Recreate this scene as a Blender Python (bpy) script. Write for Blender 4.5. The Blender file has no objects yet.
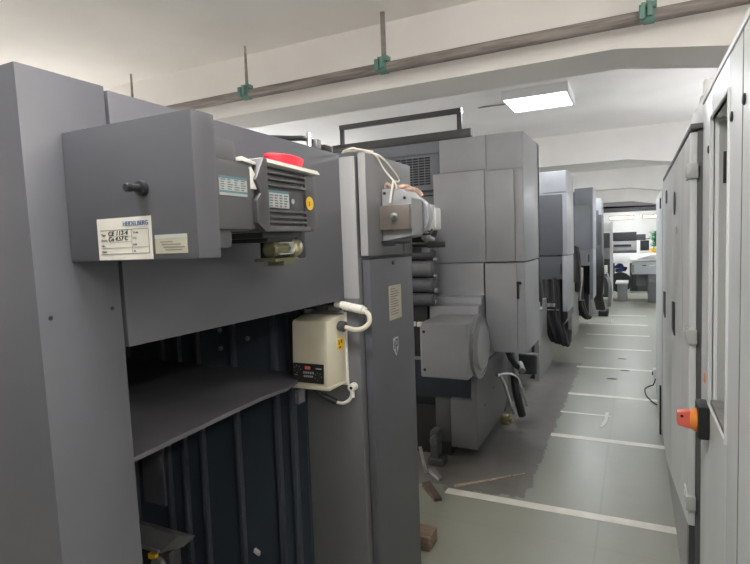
import bpy, bmesh, math, random
from mathutils import Vector, Matrix
random.seed(7)
PI = math.pi
S = bpy.context.scene
COL = S.collection

# ------------------------------------------------------------------ materials
def mat(name, col, rough=.5, metal=0.0, noise=.0, nscale=6.0, bump=0.0, bscale=60.0, emit=None, estr=0.0,
        spec=.5, alpha=1.0, stretch=None, coat=0.0):
    m = bpy.data.materials.new(name); m.use_nodes = True
    nt = m.node_tree; b = nt.nodes['Principled BSDF']
    b.inputs['Base Color'].default_value = (*col, 1); b.inputs['Roughness'].default_value = rough
    b.inputs['Metallic'].default_value = metal; b.inputs['Specular IOR Level'].default_value = spec
    b.inputs['Coat Weight'].default_value = coat
    tc = nt.nodes.new('ShaderNodeTexCoord'); src = tc.outputs['Object']
    if stretch:
        mp = nt.nodes.new('ShaderNodeMapping'); mp.inputs['Scale'].default_value = stretch
        nt.links.new(src, mp.inputs[0]); src = mp.outputs[0]
    if noise:
        n = nt.nodes.new('ShaderNodeTexNoise'); n.inputs['Scale'].default_value = nscale; n.inputs['Detail'].default_value = 5
        nt.links.new(src, n.inputs['Vector'])
        r = nt.nodes.new('ShaderNodeMapRange'); r.inputs[1].default_value = .3; r.inputs[2].default_value = .7
        r.inputs[3].default_value = 1 - noise; r.inputs[4].default_value = 1 + noise
        nt.links.new(n.outputs['Fac'], r.inputs[0])
        mx = nt.nodes.new('ShaderNodeMix'); mx.data_type = 'RGBA'; mx.blend_type = 'MULTIPLY'
        mx.inputs[0].default_value = 1; mx.inputs[6].default_value = (*col, 1)
        nt.links.new(r.outputs[0], mx.inputs[7]); nt.links.new(mx.outputs[2], b.inputs['Base Color'])
        r2 = nt.nodes.new('ShaderNodeMapRange'); r2.inputs[1].default_value = .3; r2.inputs[2].default_value = .7
        r2.inputs[3].default_value = max(.32, rough - .02); r2.inputs[4].default_value = max(.34, rough + .03)
        nt.links.new(n.outputs['Fac'], r2.inputs[0]); nt.links.new(r2.outputs[0], b.inputs['Roughness'])
    if bump:
        n = nt.nodes.new('ShaderNodeTexNoise'); n.inputs['Scale'].default_value = bscale; n.inputs['Detail'].default_value = 6
        nt.links.new(src, n.inputs['Vector'])
        bp = nt.nodes.new('ShaderNodeBump'); bp.inputs['Strength'].default_value = bump; bp.inputs['Distance'].default_value = .01
        nt.links.new(n.outputs['Fac'], bp.inputs['Height']); nt.links.new(bp.outputs[0], b.inputs['Normal'])
    if emit:
        b.inputs['Emission Color'].default_value = (*emit, 1); b.inputs['Emission Strength'].default_value = estr
    if alpha < 1: b.inputs['Alpha'].default_value = alpha
    return m

M = {}
M['dark'] = mat('press_dark_grey', (.089, .091, .104), .40, noise=.05, nscale=5, bump=.03, bscale=250)
M['mid'] = mat('press_grey', (.325, .333, .355), .34, noise=.06, nscale=4, bump=.03, bscale=250)
M['blue'] = mat('press_blue_grey', (.19, .205, .235), .42, noise=.05, nscale=4)
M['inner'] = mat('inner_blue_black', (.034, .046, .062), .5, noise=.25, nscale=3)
M['plate'] = mat('plate_dark_steel', (.105, .103, .12), .42, metal=.0, noise=.25, nscale=4)
M['column'] = mat('press_column_grey', (.148, .149, .158), .42, noise=.05, nscale=4)
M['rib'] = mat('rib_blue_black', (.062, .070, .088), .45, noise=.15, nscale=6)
M['pale'] = mat('press_pale_grey', (.33, .33, .335), .42, noise=.04, nscale=4, bump=.03, bscale=250)
M['blue2'] = mat('press_light_blue_grey', (.29, .31, .345), .42, noise=.05, nscale=4)
M['black'] = mat('black_paint', (.018, .018, .02), .4)
M['rubber'] = mat('black_rubber', (.022, .022, .024), .55, noise=.2, nscale=20)
M['rail'] = mat('dark_anodised', (.075, .075, .08), .38, metal=.3)
M['chrome'] = mat('chrome', (.75, .75, .76), .18, metal=1.0)
M['steel'] = mat('brushed_steel', (.42, .42, .42), .32, metal=.85, noise=.15, nscale=20)
M['bronze'] = mat('dull_bronze_plate', (.20, .175, .155), .35, metal=.45, noise=.12, nscale=10)
M['alu'] = mat('cast_grey', (.30, .305, .31), .42, metal=.15, noise=.08, nscale=8)
M['motor'] = mat('motor_dark_grey', (.085, .087, .092), .45, noise=.06, nscale=8)
M['cream'] = mat('cream_enamel', (.62, .58, .46), .35, noise=.04, nscale=8)
M['white'] = mat('white_plastic', (.78, .76, .70), .45)
M['paper'] = mat('paper', (.68, .66, .60), .7, noise=.05, nscale=15)
M['oldpaper'] = mat('yellowed_paper', (.42, .40, .31), .7, noise=.08, nscale=20)
M['ink'] = mat('black_ink', (.02, .02, .025), .6)
M['inkblue'] = mat('blue_ink', (.05, .11, .26), .6)
M['inkgrey'] = mat('grey_ink', (.16, .16, .15), .6)
M['teal'] = mat('teal_print', (.10, .22, .26), .5)
M['silver'] = mat('silver_foil_label', (.50, .53, .53), .35, metal=.3)
M['yellow'] = mat('yellow_sticker', (.75, .46, .03), .45)
M['red'] = mat('red_plastic', (.80, .03, .05), .35, spec=.5)
M['redknob'] = mat('salmon_red_knob', (.80, .16, .11), .4)
M['orange'] = mat('orange_ring', (.90, .30, .05), .4)
M['brassy'] = mat('brass_gland', (.36, .31, .17), .35, metal=.5, noise=.2, nscale=30)
M['olive'] = mat('olive_plastic', (.10, .10, .055), .5)
M['cord'] = mat('white_cord', (.70, .66, .58), .8, bump=.4, bscale=300)
M['rag'] = mat('peach_cloth', (.55, .38, .30), .85, noise=.25, nscale=40, bump=.4, bscale=80)
M['cab'] = mat('cabinet_pale_grey', (.70, .712, .715), .36, noise=.05, nscale=3, stretch=(3, 3, .6), bump=.02, bscale=200)
M['door'] = mat('cabinet_door_grey', (.66, .67, .675), .33, noise=.10, nscale=3, stretch=(5, 5, .6))
M['doordark'] = mat('cabinet_side_grey', (.115, .117, .12), .45)
M['hinge'] = mat('hinge_zinc', (.56, .57, .56), .38, metal=.3)
M['wrap'] = mat('white_wrap', (.80, .80, .80), .45, bump=.6, bscale=14)
M['pipe'] = mat('old_pipe', (.225, .20, .185), .5, noise=.45, nscale=7, stretch=(.6, 8, 8))
M['rod'] = mat('grey_rod', (.22, .21, .195), .55, noise=.3, nscale=20)
M['clamp'] = mat('green_clamp', (.12, .235, .20), .5, noise=.15, nscale=20)
M['lamp'] = mat('lamp_diffuser', (.9, .9, .9), .4, emit=(.93, .97, 1.0), estr=9)
M['fillwarm'] = mat('warm_fill_tube', (.9, .9, .9), .4, emit=(1.0, .95, .89), estr=155)  # this and the next glow in the added unseen wall tubes
M['tube'] = mat('cool_fill_tube', (.9, .9, .9), .4, emit=(.95, .97, 1.0), estr=130)
M['lampframe'] = mat('lamp_frame', (.82, .82, .82), .4)
M['wood'] = mat('old_wood', (.22, .16, .11), .75, noise=.35, nscale=8, stretch=(1, 9, 9))
M['woodpale'] = mat('pale_wood', (.46, .38, .27), .75, noise=.35, nscale=8, stretch=(2, 9, 9))
M['debris'] = mat('brown_debris', (.10, .075, .055), .85, noise=.4, nscale=30)
M['green'] = mat('green_leaf', (.03, .22, .09), .55, noise=.3, nscale=20)
M['deskgrey'] = mat('machine_pale_grey', (.50, .53, .55), .4)
M['bluecloth'] = mat('blue_cover', (.06, .09, .25), .7, noise=.3, nscale=10)
M['white2'] = mat('white_paint', (.80, .80, .80), .5)
M['plumb'] = mat('plain_pale_frame', (.30, .305, .30), .38, metal=.2, noise=.12, nscale=6)
M['recess'] = mat('recess_lining', (.44, .45, .43), .4, noise=.05, nscale=4)
M['darkbeam'] = mat('beam_painted_grey', (.27, .255, .265), .7)
M['warmwin'] = mat('warm_window', (.9, .7, .5), .3, emit=(1.0, .86, .70), estr=2.2)
M['wframe'] = mat('window_frame_brown', (.30, .19, .12), .6)

def ceil_mat(name, col, bump=.25):
    return mat(name, col, .85, noise=.05, nscale=1.6, bump=bump, bscale=9)
M['ceil'] = ceil_mat('ceiling_plaster', (.86, .835, .81))
M['wall'] = ceil_mat('wall_plaster', (.86, .85, .83))

def floor_mat():
    m = bpy.data.materials.new('floor_painted'); m.use_nodes = True
    nt = m.node_tree; b = nt.nodes['Principled BSDF']; L = nt.links.new; N = nt.nodes.new
    tc = N('ShaderNodeTexCoord'); sep = N('ShaderNodeSeparateXYZ'); L(tc.outputs['Object'], sep.inputs[0])
    def math_(op, a, bb=None, clamp=False):
        n = N('ShaderNodeMath'); n.operation = op; n.use_clamp = clamp
        for i, v in enumerate((a, bb)):
            if v is None: continue
            if isinstance(v, (int, float)): n.inputs[i].default_value = v
            else: L(v, n.inputs[i])
        return n.outputs[0]
    def noise(scale, detail=5, rough=.55, stretch=None):
        n = N('ShaderNodeTexNoise'); n.inputs['Scale'].default_value = scale; n.inputs['Detail'].default_value = detail
        n.inputs['Roughness'].default_value = rough
        if stretch:
            mp = N('ShaderNodeMapping'); mp.inputs['Scale'].default_value = stretch; L(tc.outputs['Object'], mp.inputs[0]); L(mp.outputs[0], n.inputs['Vector'])
        else: L(tc.outputs['Object'], n.inputs['Vector'])
        return n.outputs['Fac']
    def mix(f, a, bb, mode='MIX'):
        n = N('ShaderNodeMix'); n.data_type = 'RGBA'; n.blend_type = mode
        if isinstance(f, (int, float)): n.inputs[0].default_value = f
        else: L(f, n.inputs[0])
        for i, v in ((6, a), (7, bb)):
            if isinstance(v, tuple): n.inputs[i].default_value = (*v, 1)
            else: L(v, n.inputs[i])
        return n.outputs[2]
    X, Y = sep.outputs[0], sep.outputs[1]
    base = mix(noise(1.3), (.262, .270, .222), (.33, .338, .285))
    base = mix(math_('MULTIPLY', noise(9, 8, .7), .12), base, (.235, .24, .205))
    # slab joints: across the aisle every 1.2 m midway, and along X = -0.18
    jx = math_('LESS_THAN', math_('ABSOLUTE', math_('ADD', X, .18)), .006)
    fy = math_('FRACT', math_('DIVIDE', math_('ADD', Y, -3.62), 1.2))
    jy = math_('LESS_THAN', math_('ABSOLUTE', math_('SUBTRACT', fy, .28)), .004)
    base = mix(math_('MULTIPLY', math_('MAXIMUM', jx, math_('MULTIPLY', jy, .5)), .22), base, (.16, .165, .15))
    # unpainted dark concrete beside the press, ragged edge
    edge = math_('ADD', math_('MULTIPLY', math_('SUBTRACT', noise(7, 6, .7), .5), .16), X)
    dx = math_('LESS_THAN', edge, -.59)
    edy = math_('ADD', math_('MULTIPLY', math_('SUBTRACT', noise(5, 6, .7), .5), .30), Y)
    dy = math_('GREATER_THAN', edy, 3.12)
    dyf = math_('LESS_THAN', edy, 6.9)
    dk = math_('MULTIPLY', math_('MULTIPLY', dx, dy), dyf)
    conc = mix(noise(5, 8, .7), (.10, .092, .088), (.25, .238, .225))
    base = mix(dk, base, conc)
    # old grime by the press foot
    L(base, b.inputs['Base Color'])
    rr = N('ShaderNodeMapRange'); L(noise(3, 6, .6), rr.inputs[0]); rr.inputs[1].default_value = .3; rr.inputs[2].default_value = .7
    rr.inputs[3].default_value = .325; rr.inputs[4].default_value = .36; L(rr.outputs[0], b.inputs['Roughness'])
    bp = N('ShaderNodeBump'); bp.inputs['Strength'].default_value = .10; bp.inputs['Distance'].default_value = .01
    L(noise(14, 6, .6), bp.inputs['Height']); L(bp.outputs[0], b.inputs['Normal'])
    return m
M['floor'] = floor_mat()
M['line'] = mat('white_floor_paint', (.74, .71, .64), .4, noise=.10, nscale=10)

# ------------------------------------------------------------------ mesh builder
class MB:
    def __init__(s): s.bm = bmesh.new()
    def _bev(s, geom_faces, w, seg=2):
        es = set()
        for f in geom_faces: es.update(f.edges)
        bmesh.ops.bevel(s.bm, geom=list(es), offset=w, segments=seg, affect='EDGES', profile=.6, clamp_overlap=True)
    def box(s, x0, x1, y0, y1, z0, z1, bev=0.0, seg=2):
        vs = [s.bm.verts.new((x, y, z)) for x in (x0, x1) for y in (y0, y1) for z in (z0, z1)]
        q = [(0, 1, 3, 2), (4, 6, 7, 5), (0, 4, 5, 1), (2, 3, 7, 6), (0, 2, 6, 4), (1, 5, 7, 3)]
        fs = [s.bm.faces.new([vs[i] for i in f]) for f in q]
        if bev: s._bev(fs, min(bev, .45 * min(abs(x1 - x0), abs(y1 - y0), abs(z1 - z0))), seg)
        return s
    def prism(s, pts, axis, a, b, bev=0.0):
        """polygon pts extruded along axis ('x': pts are (y,z); 'y': (x,z); 'z': (x,y)) from a to b"""
        def P(u, v, w): return {'x': (w, u, v), 'y': (u, w, v), 'z': (u, v, w)}[axis]
        A = [s.bm.verts.new(P(u, v, a)) for u, v in pts]; B = [s.bm.verts.new(P(u, v, b)) for u, v in pts]
        n = len(pts); fs = [s.bm.faces.new(A), s.bm.faces.new(B[::-1])]
        for i in range(n): fs.append(s.bm.faces.new((A[i], B[i], B[(i + 1) % n], A[(i + 1) % n])))
        bmesh.ops.recalc_face_normals(s.bm, faces=fs)
        if bev: s._bev(fs, bev)
        return s
    def hexa(s, p, bev=0.0):
        """8 points: bottom 4 ccw then top 4 ccw"""
        vs = [s.bm.verts.new(q) for q in p]
        fs = [s.bm.faces.new([vs[i] for i in f]) for f in ((3, 2, 1, 0), (4, 5, 6, 7), (0, 1, 5, 4), (1, 2, 6, 5), (2, 3, 7, 6), (3, 0, 4, 7))]
        bmesh.ops.recalc_face_normals(s.bm, faces=fs)
        if bev: s._bev(fs, bev)
        return s
    def lathe(s, p, axis, prof, n=24):
        """prof: list of (distance along axis, radius) from point p"""
        a = Vector(axis).normalized(); u = a.orthogonal().normalized(); v = a.cross(u); p = Vector(p)
        rings = []
        for d, r in prof:
            if r < 1e-6: rings.append([s.bm.verts.new(p + a * d)])
            else: rings.append([s.bm.verts.new(p + a * d + (u * math.cos(2 * PI * i / n) + v * math.sin(2 * PI * i / n)) * r) for i in range(n)])
        fs = []
        for A, B in zip(rings, rings[1:]):
            for i in range(n):
                j = (i + 1) % n
                if len(A) == 1 and len(B) == 1: continue
                if len(A) == 1: fs.append(s.bm.faces.new((A[0], B[j], B[i])))
                elif len(B) == 1: fs.append(s.bm.faces.new((A[i], A[j], B[0])))
                else: fs.append(s.bm.faces.new((A[i], A[j], B[j], B[i])))
        if len(rings[0]) > 1: fs.append(s.bm.faces.new(rings[0][::-1]))
        if len(rings[-1]) > 1: fs.append(s.bm.faces.new(rings[-1]))
        bmesh.ops.recalc_face_normals(s.bm, faces=fs)
        return s
    def cyl(s, p, q, r, n=24, bev=0.0, r2=None):
        p, q = Vector(p), Vector(q); L = (q - p).length; r2 = r if r2 is None else r2
        if bev: prof = [(0, 0), (0, r - bev), (bev, r), (L - bev, r2), (L, r2 - bev), (L, 0)]
        else: prof = [(0, 0), (0, r), (L, r2), (L, 0)]
        return s.lathe(p, q - p, prof, n)
    def tube(s, pts, r, n=10, smooth=True, sub=6):
        pts = [Vector(p) for p in pts]
        if smooth and len(pts) > 2:
            out = []
            for i in range(len(pts) - 1):
                p0 = pts[max(i - 1, 0)]; p1 = pts[i]; p2 = pts[i + 1]; p3 = pts[min(i + 2, len(pts) - 1)]
                for k in range(sub):
                    t = k / sub
                    out.append(.5 * ((2 * p1) + (p2 - p0) * t + (2 * p0 - 5 * p1 + 4 * p2 - p3) * t * t + (3 * p1 - p0 - 3 * p2 + p3) * t ** 3))
            pts = out + [pts[-1]]
        rings = []; u = None
        for i, p in enumerate(pts):
            d = (pts[min(i + 1, len(pts) - 1)] - pts[max(i - 1, 0)]).normalized()
            if u is None: u = d.orthogonal().normalized()
            u = (u - d * u.dot(d)).normalized(); v = d.cross(u)
            rr = r(i / (len(pts) - 1)) if callable(r) else r
            rings.append([s.bm.verts.new(p + (u * math.cos(2 * PI * k / n) + v * math.sin(2 * PI * k / n)) * rr) for k in range(n)])
        fs = []
        for A, B in zip(rings, rings[1:]):
            for k in range(n): fs.append(s.bm.faces.new((A[k], A[(k + 1) % n], B[(k + 1) % n], B[k])))
        fs.append(s.bm.faces.new(rings[0][::-1])); fs.append(s.bm.faces.new(rings[-1]))
        bmesh.ops.recalc_face_normals(s.bm, faces=fs)
        return s
    def build(s, name, m, parent=None, label=None, ang=35):
        me = bpy.data.meshes.new(name)
        off = Vector((0, 0, 0)); q = parent
        while q is not None: off += q.location; q = q.parent
        bmesh.ops.translate(s.bm, verts=s.bm.verts[:], vec=-off)
        for f in s.bm.faces: f.smooth = True
        s.bm.to_mesh(me); s.bm.free()
        me.set_sharp_from_angle(angle=math.radians(ang))
        me.materials.append(M[m] if isinstance(m, str) else m)
        o = bpy.data.objects.new(name, me); COL.objects.link(o)
        if parent is not None: o.parent = parent
        if label: o['label'] = label
        return o

def thing(name, label, cat, loc, group=None):
    o = bpy.data.objects.new(name, None); COL.objects.link(o); o.location = loc; o.empty_display_size = .1
    o['label'] = label; o['category'] = cat
    if group: o['group'] = group
    return o
def tag(o, label, cat, group=None):
    # a single-mesh thing: move its origin to the mesh's base
    c = [Vector(v.co) for v in o.data.vertices]
    b = Vector((sum(v.x for v in c) / len(c), sum(v.y for v in c) / len(c), min(v.z for v in c)))
    o.data.transform(Matrix.Translation(-b)); o.location = b
    o['label'] = label; o['category'] = cat
    if group: o['group'] = group
    return o
def struct(o): o['kind'] = 'structure'; return o

def text(parent, s, pos, h, m, facing, width=None, tilt=0, name='lettering', ext=.0006, italic=0):
    """facing '-y' or '+x'; pos = lower-left corner in world space"""
    cu = bpy.data.curves.new(name, 'FONT'); cu.body = s; cu.size = h * 1.4; cu.extrude = ext; cu.shear = italic
    t = bpy.data.objects.new(name, cu); COL.objects.link(t)
    dg = bpy.context.evaluated_depsgraph_get()
    me = bpy.data.meshes.new_from_object(t.evaluated_get(dg)); bpy.data.objects.remove(t)
    xs = [v.co.x for v in me.vertices]; w = max(xs) - min(xs)
    sx = width / w if width else 1
    R = Matrix.Rotation(PI / 2, 4, 'X')
    if facing == '+x': R = Matrix.Rotation(PI / 2, 4, 'Z') @ R
    off = Vector((0, 0, 0)); q = parent
    while q is not None: off += q.location; q = q.parent
    me.transform(Matrix.Translation(Vector(pos) - off) @ R @ Matrix.Rotation(tilt, 4, 'Z') @ Matrix.Diagonal((sx, 1, 1, 1)) @ Matrix.Translation((-min(xs), 0, 0)))
    me.materials.clear(); me.materials.append(M[m])
    o = bpy.data.objects.new(name, me); COL.objects.link(o); o.parent = parent
    return o
def copy_tree(o, parent=None):
    c = o.copy(); COL.objects.link(c); c.parent = parent
    for ch in o.children: copy_tree(ch, c)
    return c

# ------------------------------------------------------------------ camera (about 24 mm phone lens, eye height)
f_px, yaw, pitch, roll = 533.594, .455262, .0719665, .0364062
cd = bpy.data.cameras.new('camera'); cam = bpy.data.objects.new('camera', cd); COL.objects.link(cam)
cd.sensor_fit = 'HORIZONTAL'; cd.sensor_width = 36; cd.lens = f_px * 36 / 750; cd.clip_start = .02; cd.clip_end = 100
fw = Vector((-math.sin(yaw) * math.cos(pitch), math.cos(yaw) * math.cos(pitch), -math.sin(pitch)))
rt = Vector((math.cos(yaw), math.sin(yaw), 0)); dn = fw.cross(rt)
r2 = math.cos(roll) * rt + math.sin(roll) * dn; d2 = -math.sin(roll) * rt + math.cos(roll) * dn
Rm = Matrix((r2, -d2, -fw)).transposed().to_4x4(); Rm.translation = (0, 0, 1.55)
cam.matrix_world = Rm; S.camera = cam

# ------------------------------------------------------------------ the room
XL, XR, YB, YF, ZC = -5.2, 1.55, -4.2, 20.6, 2.97
struct(MB().box(XL - .1, XR + .1, YB - .1, YF + .1, -.12, 0).build('floor', 'floor'))
struct(MB().box(XL - .1, XR + .1, YB - .1, YF + .1, ZC, ZC + .12).build('ceiling', 'ceil'))
struct(MB().box(XL - .1, XL, YB, YF, 0, ZC).build('wall_left', 'wall'))
struct(MB().box(XR, XR + .1, YB, YF, 0, ZC).build('wall_right', 'wall'))
struct(MB().box(XL, XR, YB - .1, YB, 0, ZC).build('wall_rear', 'darkbeam'))
wb = MB()
w1, w2 = (-.83, -.04), (.22, .66)
zl, zh = 2.06, 2.2
wb.box(XL, XR, YF, YF + .1, 0, zl); wb.box(XL, XR, YF, YF + .1, zh, ZC)
wb.box(XL, w1[0], YF, YF + .1, zl, zh); wb.box(w1[1], w2[0], YF, YF + .1, zl, zh); wb.box(w2[1], XR, YF, YF + .1, zl, zh)
struct(wb.build('wall_back', 'wall'))
for i, (a, b) in enumerate((w1, w2)):
    fr = MB(); t = .022
    fr.box(a, b, YF - .01, YF + .05, zl, zl + t); fr.box(a, b, YF - .01, YF + .05, zh - t, zh)
    fr.box(a, a + t, YF - .01, YF + .05, zl + t, zh - t); fr.box(b - t, b, YF - .01, YF + .05, zl + t, zh - t)
    mid = (a + b) / 2 + (.12 if i else .2)
    fr.box(mid - t / 2, mid + t / 2, YF - .01, YF + .05, zl + t, zh - t)
    wo = struct(fr.build('window_%d' % (i + 1), 'wframe'))
    MB().box(a + t, b - t, YF + .03, YF + .04, zl + t, zh - t).build('pane', 'warmwin', wo)
# beams across the hall with haunches dropping to the right wall
def beam(y0, w, m, k, zs=2.55, zt=ZC, drop=.16):
    o = MB().prism([(XL, zs), (-.09, zs), (XR, zs - drop * (XR + .09) / .55), (XR, zt), (XL, zt)], 'y', y0, y0 + w).build('beam', m)
    return struct(o)
for k, y in enumerate((-1.55, 3.25, 8.0, 12.85)):
    beam(y, .4, 'ceil', k, drop=.085)
beam(17.8, .45, 'ceil', 9, zs=2.53, drop=.10)
struct(MB().prism([(XL, 2.345), (XR, 2.345), (XR, 2.53 - .10 * (XR + .09) / .55), (-.09, 2.53), (XL, 2.53)], 'y', 17.78, 18.25).build('beam', 'darkbeam'))
struct(MB().box(XL, XR, 17.76, 18.25, 2.235, 2.345).build('beam', 'rail'))
# white lines painted across the aisle
for i, (y, x0) in enumerate(((3.07, -1.06), (4.28, -.60), (5.49, -.60), (6.68, -.63), (7.84, -.64), (8.97, -.70), (10.05, -.75), (11.2, -.75), (13.46, -.8))):
    struct(MB().box(x0, .205 if y < 4 else .19, y - .035, y + .035, .0, .0016).build('floor_marking', 'line'))
struct(MB().box(-.60, -.19, 4.87, 4.90, .0, .0014).build('floor_marking', 'line'))

# ------------------------------------------------------------------ ceiling lamps: one seen past the first beam, the others added unseen
def lamp(x, y, label, power, col):
    r = thing('ceiling_light', label, 'ceiling light', (x, y, ZC - .085), 'square ceiling light panels')
    h = .305
    f = MB(); z0, z1 = ZC - .085, ZC
    f.box(x - h, x + h, y - h, y - h + .018, z0, z1); f.box(x - h, x + h, y + h - .018, y + h, z0, z1)
    f.box(x - h, x - h + .018, y - h + .018, y + h - .018, z0, z1); f.box(x + h - .018, x + h, y - h + .018, y + h - .018, z0, z1)
    f.build('lamp_frame', 'lampframe', r)
    MB().box(x - h + .018, x + h - .018, y - h + .018, y + h - .018, z0 + .006, z0 + .02).build('diffuser', 'lamp', r)
    ld = bpy.data.lights.new('lamp_glow', 'AREA'); ld.shape = 'SQUARE'; ld.size = .56; ld.energy = power; ld.color = col
    lo = bpy.data.objects.new('lamp_glow', ld); COL.objects.link(lo); lo.location = (x, y, z0 - .004)
    return r
COOL, WARM = (.93, .97, 1.0), (1.0, .97, .93)
lamp(-.86, 5.61, 'square glowing white panel light under the ceiling past the first beam', 17, COOL)
lamp(-.80, .45, 'added unseen panel light on the ceiling above the nearest press panel', 30, WARM)  # this panel and those below are added to raise the brightness
lamp(-.86, -2.9, 'added unseen panel light on the ceiling behind the viewer', 6, WARM)
lamp(-.86, 10.4, 'added unseen panel light on the ceiling above the rear press units', 34, COOL)
lamp(-.10, 15.2, 'added unseen panel light on the ceiling above the far desk', 38, COOL)
lamp(-.2, 19.2, 'added unseen panel light on the ceiling close to the far wall', 30, COOL)
def fill_batten(a, b, label):  # wall tubes out of view, added to brighten ceiling and cabinets
    a, b = Vector(a), Vector(b); c = (a + b) / 2; d = (b - a).normalized()
    r = thing('fill_tube_light', label, 'tube light', tuple(c), 'added unseen tube lights around the hall')
    n = Vector((0, 0, 1))
    for p, q in ((a, a + d * .03), (b - d * .03, b)): MB().cyl(p, q, .024, 14, .003).build('tube_holder', 'lampframe', r)
    MB().cyl(a + d * .03, b - d * .03, .016, 14).build('tube', 'fillwarm' if a.y < 3 else 'tube', r)
    hang = MB()
    if abs(a.x - XL) < .2: hang.box(XL, a.x - .03, min(a.y, b.y), max(a.y, b.y), a.z - .03, a.z + .03, .005); hang.box(a.x - .035, a.x + .01, a.y, a.y + .02, a.z - .01, a.z + .01); hang.box(a.x - .035, a.x + .01, b.y - .02, b.y, a.z - .01, a.z + .01)
    elif abs(a.x - XR) < .2: hang.box(a.x + .03, XR, min(a.y, b.y), max(a.y, b.y), a.z - .03, a.z + .03, .005); hang.box(a.x - .01, a.x + .035, a.y, a.y + .02, a.z - .01, a.z + .01); hang.box(a.x - .01, a.x + .035, b.y - .02, b.y, a.z - .01, a.z + .01)
    else:
        for p in (a + d * .015, b - d * .015): hang.box(p.x - .006, p.x + .006, p.y - .006, p.y + .006, p.z, ZC)
    hang.build('bracket', 'lampframe', r)
for y in (-.9, 2.2, 5.0, 6.6, 10.0, 15.0): fill_batten((XL + .09, y, 1.8 if y < 7 else 2.4), (XL + .09, y + 1.2, 1.8 if y < 7 else 2.4), 'added unseen tube light on the left wall behind the press')
for y in (-1.2, .6, 5.6, 9.8, 14.6): fill_batten((XR - .09, y, 1.75 if 4 < y < 7 else 2.38), (XR - .09, y + 1.2, 1.75 if 4 < y < 7 else 2.38), 'added unseen tube light high on the right wall behind the cabinets')



# cable on the ceiling plaster running to the lamp
o = MB().tube([(-1.52, 5.80, ZC - .004), (-1.45, 5.77, ZC - .008), (-1.17, 5.69, ZC - .03)], .007).build('lamp_cable', 'rod')
tag(o, 'thin grey cable running along the ceiling to the lit panel', 'cable')

# pipe under the beam
pr = thing('ceiling_pipe', 'long weathered grey pipe hung across the ceiling before the first beam', 'pipe', (-1.4, 3.1, 2.64))
MB().cyl((XL, 3.1, 2.635), (XR, 3.1, 2.635), .033, 20).build('pipe_run', 'pipe', pr)
for i, x in enumerate((-3.62, -2.47, -1.40, .062)):
    h = MB().box(x - .013, x + .013, 3.092, 3.108, 2.66, ZC) if x > -2 else MB().cyl((x, 3.1, 2.66), (x, 3.1, ZC), .012, 8, 0, .007)
    h.build('hanger_rod', 'rod', pr)
    if i == 0: continue
    c = MB().lathe((x - .035, 3.1, 2.635), (1, 0, 0), [(.01, .033), (.01, .038), (.06, .038), (.06, .033)], 20)
    c.box(x - .035, x + .035, 3.075, 3.125, 2.67, 2.70, .004)
    c.box(x - .045, x - .015, 3.045, 3.07, 2.61, 2.68, .006); c.box(x - .008, x + .015, 3.045, 3.065, 2.62, 2.685, .004)
    c.build('clamp', 'clamp', pr, 'green pipe clamp')

# ------------------------------------------------------------------ press delivery (nearest the camera)
D = thing('press_delivery', 'nearest dark grey press housing with open pile bay and cross panel', 'printing press', (-1.6, 1.4, 0))
sp = MB().hexa([(-2.35, .634, 0), (-1.0, .634, 0), (-1.0, .812, 0), (-2.35, .812, 0), (-2.35, .604, 1.900), (-1.0, .604, 1.900), (-1.0, .786, 1.900), (-2.35, .786, 1.900)], .004).build('side_panel', 'dark', D)
for (y, z) in ((.634, 1.431), (.768, 1.433)):
    MB().lathe((-1.0, y, z), (1, 0, 0), [(0, 0), (0, .0048), (.0012, .0045), (.0014, .0022), (.0006, .0018), (.0006, 0)], 12).build('screw', 'black', sp)
MB().prism([(.803, 1.342), (.793, 1.894), (1.775, 1.890), (1.775, 1.340)], 'x', -1.06, -1.0, .005).build('cross_panel', 'dark', D)
cl = MB().box(-1.195, -.942, 1.775, 2.22, 0, 1.878, .006).build('column', 'column', D)
MB().box(-1.004, -.938, 1.7725, 1.78, 1.345, 1.876, .002).build('column_strip', 'pale', cl)
uc = MB().box(-.932, -.90, 1.795, 2.236, 1.503, 1.889, .004).build('upper_cover', 'column', D)
MB().box(-.931, -.901, 1.790, 1.7955, 1.505, 1.887, .002).build('cover_edge', 'pale', uc)
lc = MB().box(-.937, -.905, 1.808, 2.236, .03, 1.490, .004).build('lower_cover', 'dark', D)
MB().lathe((-.905, 2.024, 1.468), (1, 0, 0), [(0, 0), (0, .009), (.004, .009), (.006, .006), (.006, 0)], 16).build('lock', 'black', lc)
MB().box(-.91, -.898, 2.13, 2.136, 1.512, 1.545).build('slot', 'black', uc)
# paper notice on the lower cover
nt_ = MB().box(-.905, -.9035, 1.972, 2.096, 1.232, 1.374).build('notice_sticker', 'oldpaper', lc, 'printed yellowed paper notice')
lines = MB()
for i in range(11):
    z = 1.358 - i * .0105; w = .092 if i % 4 else .06
    lines.box(-.9036, -.9032, 1.985, 1.985 + w * random.uniform(.8, 1), z, z + .004)
# (lines sit on the notice)
lines.build('lettering', 'inkgrey', D).name = 'notice_lettering'
eb = MB().prism([(2.0, 1.155), (2.05, 1.155), (2.052, 1.11), (2.026, 1.076), (1.999, 1.11)], 'x', -.905, -.9037).build('shield_sticker', 'silver', lc, 'small pale shield sticker')
gl = MB(); 
gl.box(-.9037, -.9033, 2.008, 2.016, 1.108, 1.140); gl.box(-.9037, -.9033, 2.022, 2.029, 1.090, 1.148)
gl.box(-.9037, -.9033, 2.029, 2.044, 1.141, 1.148); gl.box(-.9037, -.9033, 2.038, 2.045, 1.120, 1.141); gl.box(-.9037, -.9033, 2.029, 2.042, 1.115, 1.121)
gl.build('emblem', 'ink', D)
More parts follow.
